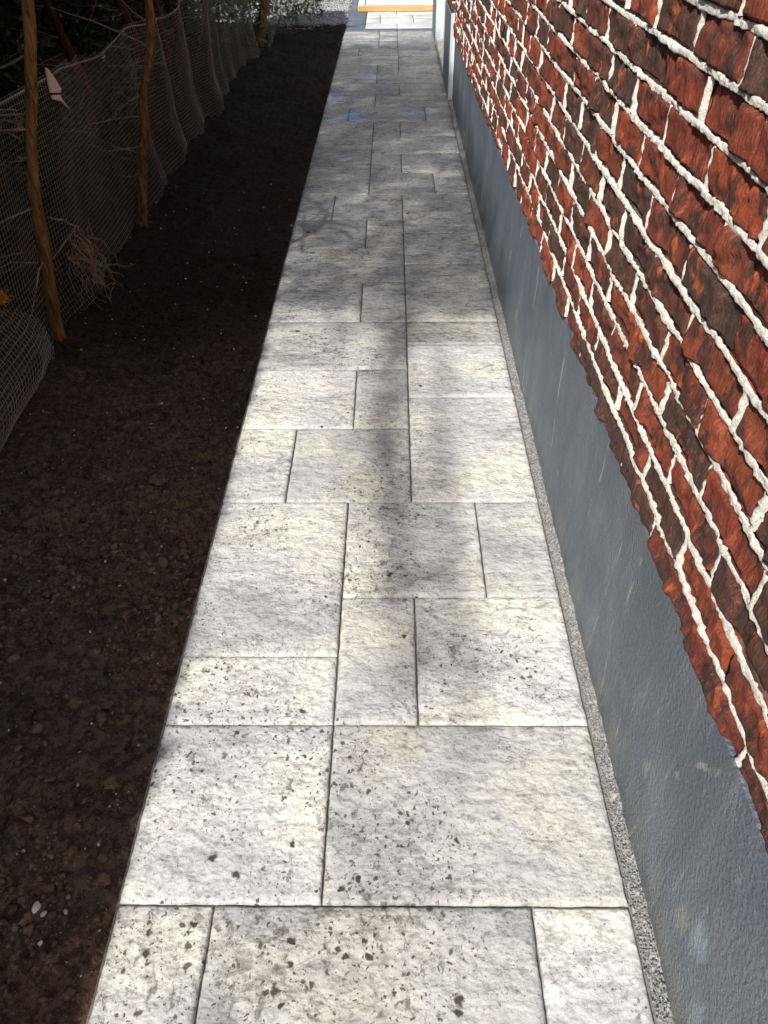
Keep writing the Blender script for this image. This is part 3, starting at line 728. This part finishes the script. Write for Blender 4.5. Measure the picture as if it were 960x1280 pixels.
hedge_tree(2, -.84, 3.5, 2.25, [(-.85, 3.5, -.06), (-.80, 3.5, .2), (-.74, 3.5, .42), (-.66, 3.5, .72), (-.55, 3.5, 1.03), (-.75, 3.5, 1.6), (-1.1, 3.5, 2.1)], .029, 'hedge tree with an ochre trunk leaning over the net, second from the viewer')
hedge_tree(3, -.87, 8.5, 2.2, [(-.88, 8.5, -.06), (-.82, 8.5, .2), (-.76, 8.5, .42), (-.72, 8.5, .8), (-.85, 8.5, 1.3), (-1.1, 8.5, 2.0)], .06, 'thick brown hedge tree trunk at the far end between two hanging nets')
talls = {-3.4: 2.15, -2.6: 2.2, -1.8: 2.2, -1.05: 2.25, -.3: 2.2, .45: 2.25, 1.2: 2.2, 2.9: 2.3, 4.2: 2.25, 5.0: 2.2, 5.8: 2.25, 6.6: 2.2, 7.4: 2.1}
dimlab = {2.9: ('hedge tree with dim reddish trunk behind the net, between the two ochre trunks', 'bark_red', HT),
 4.2: ('hedge tree with dim reddish trunk, first behind the net past the second ochre trunk', 'bark_red', HT),
 5.0: ('hedge tree with dim reddish trunk, second behind the net past the second ochre trunk', 'bark_red', HT),
 5.8: ('hedge tree with dim reddish trunk, third behind the net past the second ochre trunk', 'bark_red', HT),
 6.6: ('hedge tree with dim trunk behind the net, two before the thick far trunk', 'bark_red', HT),
 7.4: ('hedge tree with dim trunk behind the net, next to the thick far trunk', 'bark_red', HT)}
for i, (yy, tl) in enumerate(talls.items()):
    x0 = -1.22+random.uniform(-.08, .08)
    hedge_tree(10+i, x0, yy, tl, [(x0, yy, -.05), (x0+.05, yy+.05, .5), (x0+random.uniform(-.1, .12), yy+random.uniform(-.1, .1), 1.1), (-1.2, yy, tl-.1)], .036,
               *dimlab.get(yy, ('hedge tree beside the viewer, outside the left edge of the frame', 'bark_red', 'hedge trees outside the frame')))
# unseen slim trees added behind the hedge, crowns shaped to shade the path
def shade_tree(i, x, y):
    root = bpy.data.objects.new('shade_tree', None); COL.objects.link(root); root.location = (x, y, 0); inv = Matrix.Translation((-x, -y, 0))
    tag(root, 'unseen tall slim tree behind the hedge, its open crown shaped to shade the path', 'tree', 'unseen shade trees behind the hedge')
    def P(o): o.parent = root; o.matrix_parent_inverse = inv; return o
    q = MB(); q.tube(curve_pts((x, y, -.1), (x+.08, y, 5.9), 24, .12, i*7+2), np.linspace(.045, .004, 24), 10); P(q.build('trunk', M['bark_red'], smooth=True))
    q = MB(); rs = random.Random(i+70)
    for k_ in range(12):
        z = rs.uniform(3.6, 5.6); a_ = rs.uniform(0, 6.28); l_ = rs.uniform(.3, .7)
        q.tube(curve_pts((x+.05, y, z-.2), (x+math.cos(a_)*l_, y+math.sin(a_)*l_, z+.15), 8, .05, k_+i*20), np.linspace(.006, .002, 8), 5)
    if i == 0: q.tube(curve_pts((x+.06, y, 4.5), (-2.05, -4.6, 5.0), 14, .04, 77), np.linspace(.012, .003, 14), 5)  # long branch added to carry the shade streaks over the near path
    P(q.build('branches', M['bark_red']))
    n = 26000 if i else 100000; z = 4.2+1.8*rng.random(n); xo = -2.95+2.0*rng.random(n); yo = y+1.25*(rng.random(n)-.5)
    if i == 0: yo = y-4.2+4.8*rng.random(n); n_ = n
    xs = xo+.512*z; ysd = yo+.819*z
    d = np.clip((xs+.25)/.2, 0, 1)*np.clip((1.18-xs)/.12, 0, 1)*np.clip((ysd-2.2)/.7, 0, 1)*np.clip((8.9-ysd)/.5, 0, 1)  # leaves kept by where their shadows land on the path
    dw = np.exp(-((xs-.55-.03*np.sin(ysd*3))/.07)**2)*np.clip((ysd-.25)/.6, 0, 1)*np.clip((3-ysd)/.5, 0, 1)
    dw = np.maximum(dw, .8*np.exp(-((xs-.715-.012*np.sin(ysd*4))/.04)**2)*np.clip((ysd-.3)/.4, 0, 1)*np.clip((2.4-ysd)/.5, 0, 1))
    d *= np.clip(.80+.85*fbm(np.stack([xo*1.7, yo*1.1, z*.8], -1), 2), 0.06, 1)
    kp = rng.random(n) < d*.52+dw*.42
    P(leaves('crown', np.stack([xo, yo, z], 1)[kp], None, M['needle'], size=(.032, .072)))
for i, yy in enumerate((-.6, .4, 1.4, 2.4, 3.4, 4.3)): shade_tree(i, -2.15+random.uniform(-.15, .15), yy)
# dead brown foliage lying at the hedge foot, behind the net
n = 9000; yl = .7+8.2*rng.random(n)**1.3; xl = -.98-.45*rng.random(n); hl = .45+.25*fbm(np.stack([yl*1.6, 0*yl, 0*yl], -1), 2); zl = -.01+hl*rng.random(n)**2.2
kp = fbm(np.stack([xl*4, yl*3, zl*4], -1), 2) > -.1
tag(leaves('dead_foliage', np.stack([xl, yl, zl], 1)[kp], None, M['dead_leaf'], size=(.02, .06), up=.1), kind='stuff')
n = 9000; yl = 8.2+4.6*rng.random(n)**1.3; xl = -2.0+(1.25+.55*np.clip((yl-9.3)/.8, 0, 1))*rng.random(n)-.06*(yl-8.3); zl = .0+1.1*rng.random(n)**1.2*np.clip(.6+fbm(np.stack([yl*1.5, xl*2, 0*xl], -1), 2), .3, 1.2)
sh = bpy.data.objects.new('low_shrub', None); COL.objects.link(sh); sh.location = (-1, 9.2, 0); tag(sh, 'pale green low shrub behind the net at the far end of the bed', 'shrub')
o = leaves('foliage', np.stack([xl, yl, zl], 1), None, M['moss_leaf'], size=(.03, .09)); o.parent = sh; o.matrix_parent_inverse = Matrix.Translation((1, -9.2, 0))
q = MB()
for a in range(9): q.tube(curve_pts((-1+.05*math.cos(a), 9.2+.3*math.sin(a*2), -.03), (-1+.2*math.cos(a), 9.2+.5*math.sin(a*2), .45), 7, .08, a), np.linspace(.006, .002, 7), 4)
o = q.build('stems', M['twig']); o['kind'] = 'stuff'; o.parent = sh; o.matrix_parent_inverse = Matrix.Translation((1, -9.2, 0))

# ------------------------------------------------------------------ nets: every cord is a thin three-sided tube
def net(name, label, y0, y1, topf, xf, cs=.0205, rope=False, shear=0.0, rad=.00066):
    nu = int((y1-y0)/cs); nt_ = 48
    root = bpy.data.objects.new(name, None); COL.objects.link(root); root.location = (-.85, y0, 0); tag(root, label, 'net', 'hedge nets')
    inv = Matrix.Translation((.85, -y0, 0)); s_ = np.linspace(y0, y1, nu)
    hmax = max(float(topf(q)) for q in s_); nv = int(hmax*1.12/cs)
    S, T = np.meshgrid(s_, np.arange(nv)*cs, indexing='ij')
    X, Y, Z = xf(S, T); keep = Z <= topf(S)+.02
    P3 = np.stack([X, Y, Z], -1)
    def cords(G, K):
        V = []; F = []; o = 0
        n, k_ = G.shape[:2]
        d = np.gradient(G, axis=1); d /= np.linalg.norm(d, axis=2)[..., None]+1e-9
        u = np.cross(d, np.array([1., .2, .1])); u /= np.linalg.norm(u, axis=2)[..., None]+1e-9; w_ = np.cross(d, u)
        ring = np.stack([G+rad*(math.cos(a)*u+math.sin(a)*w_) for a in (0, 2.094, 4.189)], 2)
        idx = np.arange(n*k_*3).reshape(n, k_, 3); ok = K[:, :-1] & K[:, 1:]
        fs = [np.stack([idx[:, :-1, a], idx[:, 1:, a], idx[:, 1:, (a+1) % 3], idx[:, :-1, (a+1) % 3]], -1)[ok] for a in range(3)]
        return ring.reshape(-1, 3), np.concatenate(fs)
    v1, f1 = cords(P3, keep); v2, f2 = cords(np.swapaxes(P3, 0, 1)+np.array([rad, 0, 0]), keep.T)
    o = obj('mesh_cords', mesh('mesh_cords', np.concatenate([v1, v2]), np.concatenate([f1, f2+len(v1)]), M['net'], False)); o.parent = root; o.matrix_parent_inverse = inv
    if rope:
        sr = s_[::2]; tt_ = topf(sr)/.99+.02; xr, yr, zr = xf(sr, tt_); q = MB(); q.tube(np.stack([xr, yr, zr], 1), .004, 5); r = q.build('edge_rope', M['rope']); r.parent = root; r.matrix_parent_inverse = inv
    return root
def top1(y): return np.interp(y, [1.2, 2.3, 3.0, 3.7, 4.3, 5.0, 5.8, 7.0, 8.3], [.92, .86, .86, .78, .80, .76, .78, .74, .70])
def xf1(S, T):
    a = np.stack([S*2.2, T*.9, 0*S], -1); fold = fbm(a, 2)
    cre = .05*np.abs(np.sin(S*3.1+1.5*np.sin(S*1.3)+T*.6))*np.clip((S-3.5)/1.2, .25, 1)
    X = -.93+.035*fold+cre*.9+.07*np.clip(1-T/.28, 0, 1)**1.5
    Y = S+.12*(T-.3)+.035*fbm(a+9, 2)+.10*np.sin(T*4)*.3
    Z = T*.99-.02+.02*fbm(np.stack([S*1.2, T*1.5, 0*S+4], -1), 2)
    return X, Y, np.maximum(Z, -.012+.01*np.sin(S*9))
net('hedge_net', 'long sagging net of fine pale cords hanging along the hedge behind the two slim trunks', 1.35, 8.2, top1, xf1, rope=True)
def top2(y): return np.interp(y, [.6, 1.4, 1.75, 1.95, 2.06], [.62, .50, .40, .24, .06])
def xf2(S, T):
    a = np.stack([S*3, T*2, 0*S+2], -1)
    X = -.84+.10*np.sin(np.clip(T/.42, 0, 1)*math.pi)**1.0*np.clip((2.2-S)/.4, .2, 1)-.20*np.clip(T-.25, 0, 1)+.02*fbm(a, 2)
    Y = S+.10*T+.02*fbm(a+5, 2); Z = T*.96-.015
    return X, Y, Z
net('hedge_net', 'loose fold of net with wider squares bulging over brown leaves at the left edge', .6, 2.06, top2, xf2, cs=.024, rad=.0009)
def top3(y): return np.interp(y, [8.5, 9.2, 10.3], [.60, .62, .55])
def xf3(S, T):
    a = np.stack([S*2, T*2, 0*S+7], -1); X = -.78+.42*np.clip((S-9.1)/1.0, 0, 1)+.04*fbm(a, 2)+.05*np.abs(np.sin(S*4)); return X, S+.05*T, T-.02
net('hedge_net', 'sunlit greenish net hanging beyond the thick far trunk next to the gravel', 8.6, 10.2, top3, xf3, cs=.024)

# ------------------------------------------------------------------ small things
def pebble(u, v, r, mat, label, cat='pebble', flat=.7):
    z = -.02; c = ground_pt(u, v, z); zz = float(soil_h(np.array([c.x]), np.array([c.y]))[0]); c = ground_pt(u, v, zz)
    V0, F0 = ICO3; rr = 1+.12*fbm(V0*1.1+u, 2)
    vv = V0*rr[:, None]*np.array([r*1.25, r*.85, r*flat]); a_ = u*.7; cs_, sn = math.cos(a_), math.sin(a_)
    vv = vv@np.array([[cs_, sn, 0], [-sn, cs_, 0], [0, 0, 1]])
    o = obj('pebble', mesh('pebble', vv, F0, M[mat]), None, (c.x, c.y, zz+r*.5)); tag(o, label, cat); return o
pebble(47, 1135, .0098, 'pebble', 'largest white pebble on the dark soil near the bottom left corner')
pebble(55, 1143, .0055, 'chip', 'small beige pebble just beside the largest white pebble')
pebble(51, 1180, .0048, 'pebble', 'tiny white pebble on soil a little below the largest white one')
pebble(100, 944, .0075, 'chip', 'pale round stone half sunk in soil left of the big square slab')
pebble(57, 930, .0075, 'brown_stone', 'dull beige stone on soil beside the left frame edge')
pebble(135, 883, .012, 'brown_stone', 'brown round clod-like stone beside the path on the dark soil', 'stone')
pebble(205, 705, .018, 'brown_stone', 'flat grey brown stone lying close to the path edge halfway up', 'stone', .5)
pebble(190, 715, .012, 'brown_stone', 'smaller dull stone left of the flat grey brown stone', 'stone', .6)
pebble(232, 697, .014, 'brown_stone', 'dull stone between the flat grey brown stone and the path edge', 'stone', .6)

rt_ = bpy.data.objects.new('root_tuft', None); COL.objects.link(rt_); rt_.location = (-.8, 2.6, .25)
tag(rt_, 'tuft of straw coloured dry roots spilling over the net bottom between the two slim trunks', 'roots')
q = MB(); rs = random.Random(3)
for a in range(26):
    s0 = np.array([-.84+rs.uniform(-.02, .03), 2.60+rs.uniform(-.10, .16), .33-.10*rs.random()]); e = np.array([-.79+rs.uniform(-.05, .09), 2.50+rs.uniform(-.10, .24), rs.uniform(.0, .12)])
    q.tube(curve_pts(s0, e, 12, .05, a+200), np.linspace(.0036 if a < 6 else .0022, .0009, 12), 5)
    if a % 3 == 0: q.tube(curve_pts((s0+e)/2, e+np.array([.04, .08, .03]), 8, .03, a+300), np.linspace(.0018, .0007, 8), 4)
o = q.build('root_strands', M['straw']); o.parent = rt_; o.matrix_parent_inverse = Matrix.Translation((.8, -2.6, -.25))
q = MB(); q.tube(curve_pts((-.87, 2.50, .42), (-.83, 2.64, .33), 8, .02, 5), np.linspace(.004, .003, 8), 5); q.tube(curve_pts((-.90, 2.46, .26), (-.83, 2.64, .33), 8, .02, 8), np.linspace(.003, .003, 8), 5)
o = q.build('main_root', M['straw']); o.parent = rt_; o.matrix_parent_inverse = Matrix.Translation((.8, -2.6, -.25))

# pale pointed board stuck in the hedge, with its dark band
def prism(nm, pts, thick, mat, parent):
    n = len(pts); V = [(x_, y_, z_) for x_, y_, z_ in pts]+[(x_-thick, y_, z_) for x_, y_, z_ in pts]
    F = [list(range(n)), list(range(2*n-1, n-1, -1))]+[[i_, n+i_, n+(i_+1) % n, (i_+1) % n] for i_ in range(n)]
    o = obj(nm, mesh(nm, V, F, M[mat], False)); o.parent = parent; o.matrix_parent_inverse = Matrix.Translation((.9, -2.9, -.8)); return o
def hp(u, v, x_=-.87):
    d = fw+rt2*((u-480)/F_PX)+dn2*((v-640)/F_PX); t = (x_-CAM.x)/d.x; return tuple(CAM+d*t)
pb = bpy.data.objects.new('pointed_board', None); COL.objects.link(pb); pb.location = (-.9, 2.9, .8)
tag(pb, 'pale pink pointed piece with a dark band stuck upright at the top of the net', 'board')
prism('blade', [hp(*a) for a in ((58, 84), (62, 88), (71, 101), (76.5, 111), (76, 115.5), (64.5, 116))], .008, 'shard', pb)
prism('band', [hp(a, b, -.873) for a, b in ((64.5, 116), (76, 115.5), (76, 118.5), (65.5, 119))], .006, 'dark', pb)
prism('tip', [hp(*a) for a in ((65.5, 119), (76, 118.5), (78, 124), (88, 137), (78, 127), (67, 124))], .008, 'shard', pb)

n = 160; c0 = Vector(hp(0, 371, -.80)); cc = np.array(c0)+rng.normal(size=(n, 3))*np.array([.010, .012, .014])
og = leaves('orange_sprig', cc, None, M['orange'], size=(.008, .02)); tag(og, kind=None); tag(og, 'tuft of rusty orange dry foliage at the left edge above the bulging net', 'dry foliage')
